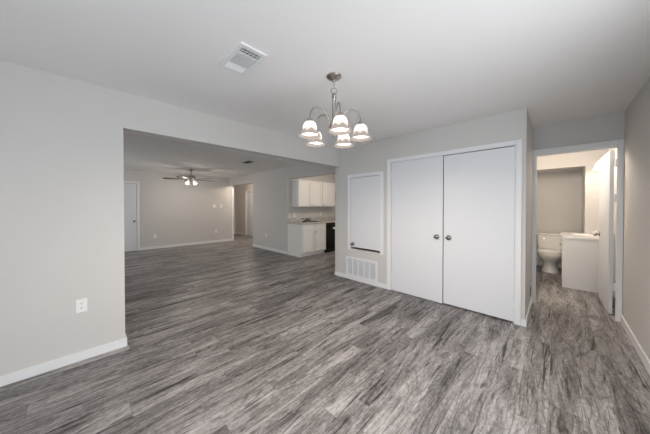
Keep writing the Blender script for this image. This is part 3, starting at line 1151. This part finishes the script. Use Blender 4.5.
mb = MB()
mb.loft([ell(0.02, 0.245, 0.134, 0.0), ell(0.02, 0.240, 0.129, 0.02), ell(0.02, 0.215, 0.112, 0.10), ell(0.01, 0.21, 0.108, 0.18), ell(-0.01, 0.235, 0.135, 0.25),
         ell(-0.03, 0.264, 0.180, 0.31), ell(-0.035, 0.270, 0.198, 0.355), ell(-0.035, 0.268, 0.198, 0.385), ell(-0.035, 0.24, 0.17, 0.39)])
mb.box(0.16, 0.43, -0.12, 0.12, 0.26, 0.395, bevel=0.02)
mb.build('bowl', porc_m, to, True)
mb = MB()
mb.loft([ell(-0.025, 0.270, 0.205, 0.391), ell(-0.025, 0.276, 0.210, 0.397), ell(-0.025, 0.276, 0.210, 0.408), ell(-0.025, 0.270, 0.205, 0.412)])
mb.build('seat', porc_m, to, True)
mb = MB()
mb.loft([ell(-0.02, 0.270, 0.205, 0.413), ell(-0.02, 0.274, 0.208, 0.418), ell(-0.02, 0.270, 0.204, 0.432), ell(-0.02, 0.247, 0.18, 0.440)])
ld = mb.build('seat_lid', porc_m, to, True)
for dy in (-0.07, 0.07):
    MB().box(0.225, 0.255, dy - 0.02, dy + 0.02, 0.41, 0.445, bevel=0.005).build('lid_hinge', porc_m, ld)


def rrect(x0, x1, y0, y1, z, r=0.03, n=5):
    out = []
    for (cx, cy, a0) in ((x1 - r, y1 - r, 0), (x0 + r, y1 - r, PI / 2), (x0 + r, y0 + r, PI), (x1 - r, y0 + r, 1.5 * PI)):
        for k in range(n + 1):
            a = a0 + PI / 2 * k / n
            out.append((cx + r * math.cos(a), cy + r * math.sin(a), z))
    return out


mb = MB()
mb.loft([rrect(0.245, 0.425, -0.195, 0.195, 0.396), rrect(0.240, 0.430, -0.205, 0.205, 0.44), rrect(0.228, 0.430, -0.228, 0.228, 0.70), rrect(0.228, 0.430, -0.228, 0.228, 0.715)])
tk = mb.build('tank', porc_m, to, True)
mb = MB()
mb.loft([rrect(0.218, 0.434, -0.238, 0.238, 0.716), rrect(0.214, 0.434, -0.243, 0.243, 0.726), rrect(0.214, 0.434, -0.243, 0.243, 0.744), rrect(0.224, 0.43, -0.234, 0.234, 0.752)])
mb.build('tank_lid', porc_m, to, True)
mb = MB()
mb.lathe([(0, 0), (0.014, 0), (0.012, 0.01), (0, 0.012)], (0.229, 0.16, 0.655), 14, Vector((-1, 0, 0)).to_track_quat('Z', 'Y').to_matrix().to_4x4())
mb.tube([(0.217, 0.16, 0.655), (0.212, 0.12, 0.65), (0.212, 0.085, 0.642)], 0.006, 8)
mb.build('flush_lever', chrome_m, tk, True)

VX0, VX1, VY0, VY1 = 5.583, 6.445, BRW + 0.002, -0.068
va = thing('vanity_cabinet', 'white bathroom vanity cabinet in front of the toilet', 'cabinet', (VX0, VY1, 0))
vd = VY1 - VY0
mb = MB()
mb.box(0, 0.862, -vd, -0.02, 0.0, 0.816)
mb.box(0, 0.018, -0.02, 0, 0.0, 0.816)
mb.box(0.844, 0.862, -0.02, 0, 0.0, 0.816)
mb.box(0.018, 0.844, -0.02, 0, 0.772, 0.816)
mb.box(0.018, 0.844, -0.02, 0, 0.09, 0.12)
mb.build('carcass', cab_m, va)
for i in range(2):
    x0 = 0.019 + i * 0.411
    d = MB().box(x0, x0 + 0.409, -0.019, 0.0005, 0.122, 0.768, bevel=0.004).build('door', cab_m, va)
    cab_knob(d, x0 + (0.385 if i == 0 else 0.03), 0.0005, 0.66, (0, 1, 0))
vt = thing('vanity_countertop', 'glossy white vanity top with an integral basin', 'countertop', (VX0 - 0.012, VY1 + 0.008, 0.8165))
W2, D3 = 0.87, vd + 0.006
mb = MB()
n = 32
cx, cy, rx, ry = 0.45, -0.27, 0.22, 0.16
out_ = []
# slab top with an oval basin: loft from outline to oval and down
def outline(z, k):
    a = 2 * PI * k / n
    c, s = math.cos(a), math.sin(a)
    tx = ((W2 - cx) if c > 0 else cx) / max(abs(c), 1e-6)
    ty = ((-cy) if s > 0 else (D3 + cy)) / max(abs(s), 1e-6)
    t_ = min(tx, ty)
    return (cx + c * t_, cy + s * t_, z)
def oval(f, z):
    return [(cx + rx * f * math.cos(2 * PI * k / n), cy + ry * f * math.sin(2 * PI * k / n), z) for k in range(n)]
corner = [outline(0, k) for k in range(n)]
for k in range(n):           # snap the nearest rays to the corners
    pass
for (qx, qy) in ((W2, 0), (0, 0), (0, -D3), (W2, -D3)):
    j = min(range(n), key=lambda i: (corner[i][0] - qx) ** 2 + (corner[i][1] - qy) ** 2)
    corner[j] = (qx, qy, 0)
mb.loft([[(p[0], p[1], 0.0) for p in corner], [(p[0], p[1], 0.036) for p in corner], oval(1.0, 0.037), oval(0.95, 0.030), oval(0.75, 0.012), oval(0.3, 0.004)])
mb.build('top_slab', porc_m, vt)
MB().box(0.0, W2, -D3, -D3 + 0.02, 0.036, 0.115, bevel=0.004).build('backsplash', porc_m, vt)
vf = thing('vanity_faucet', 'chrome faucet on the white vanity top', 'faucet', (6.0, -0.535, 0.8545))
MB().box(-0.08, 0.08, -0.022, 0.022, 0, 0.012, bevel=0.004).build('base_plate', chrome_m, vf)
MB().tube([(0, 0, 0.01), (0, 0.0, 0.04), (0, 0.03, 0.065), (0, 0.08, 0.068), (0, 0.105, 0.05)], 0.010, 12).build('spout', chrome_m, vf, True)
for dx in (-0.06, 0.06):
    MB().lathe([(0, 0.01), (0.014, 0.01), (0.012, 0.02), (0.017, 0.03), (0.016, 0.045), (0, 0.05)], (dx, 0, 0), 16).build('tap_handle', chrome_m, vf, True)

vl = thing('vanity_light', 'lit vanity light on the bathroom wall above the counter', 'wall light', (5.95, BRW, 2.10))
MB().box(-0.30, 0.30, 0.0, 0.025, -0.055, 0.055, bevel=0.006).build('back_plate', nickel_m, vl)
for dx in (-0.2, 0.0, 0.2):
    ar = MB().tube([(dx, 0.02, 0.0), (dx, 0.09, 0.015), (dx, 0.13, 0.0), (dx, 0.13, -0.02)], 0.008, 10).build('arm', nickel_m, vl, True)
    prof = [(0.02, 0.0), (0.034, -0.015), (0.042, -0.05), (0.05, -0.09), (0.065, -0.115)]
    mb = MB()
    mb.lathe(prof + [(r - 0.004, z) for r, z in prof[::-1]], (dx, 0.13, -0.02), 24)
    mb.build('glass_shade', fanglass_m, ar, True)
    point_light('vanity_lamp', (5.95 + dx, BRW + 0.13, 1.97), 2.5, (1.0, 0.84, 0.68), 0.03)

point_light('bathroom_fill_lamp', (5.0, 0.1, 2.28), 34, (1.0, 0.86, 0.72), 0.1)  # added lamp out of view, brightens the toilet and vanity
bl_ = thing('ceiling_light', 'unseen round flush ceiling light added to brighten the bathroom', 'ceiling light', (5.0, 0.1, CZ))
MB().lathe([(0, 0), (0.13, 0), (0.135, -0.015), (0.125, -0.02), (0, -0.02)], seg=32).build('base_ring', nickel_m, bl_, True)
MB().lathe([(0.12, -0.02), (0.11, -0.05), (0.07, -0.07), (0, -0.08)], seg=32).build('glass_dome', fanglass_m, bl_, True)
point_light('hall_lamp', (4.7, 8.6, 2.3), 42, (1.0, 0.84, 0.70), 0.1)
hl = thing('ceiling_light', 'round flush ceiling light in the hallway', 'ceiling light', (4.7, 8.6, CZ))
MB().lathe([(0, 0), (0.13, 0), (0.135, -0.015), (0.125, -0.02), (0, -0.02)], seg=32).build('base_ring', nickel_m, hl, True)
MB().lathe([(0.12, -0.02), (0.11, -0.05), (0.07, -0.07), (0, -0.08)], seg=32).build('glass_dome', fanglass_m, hl, True)
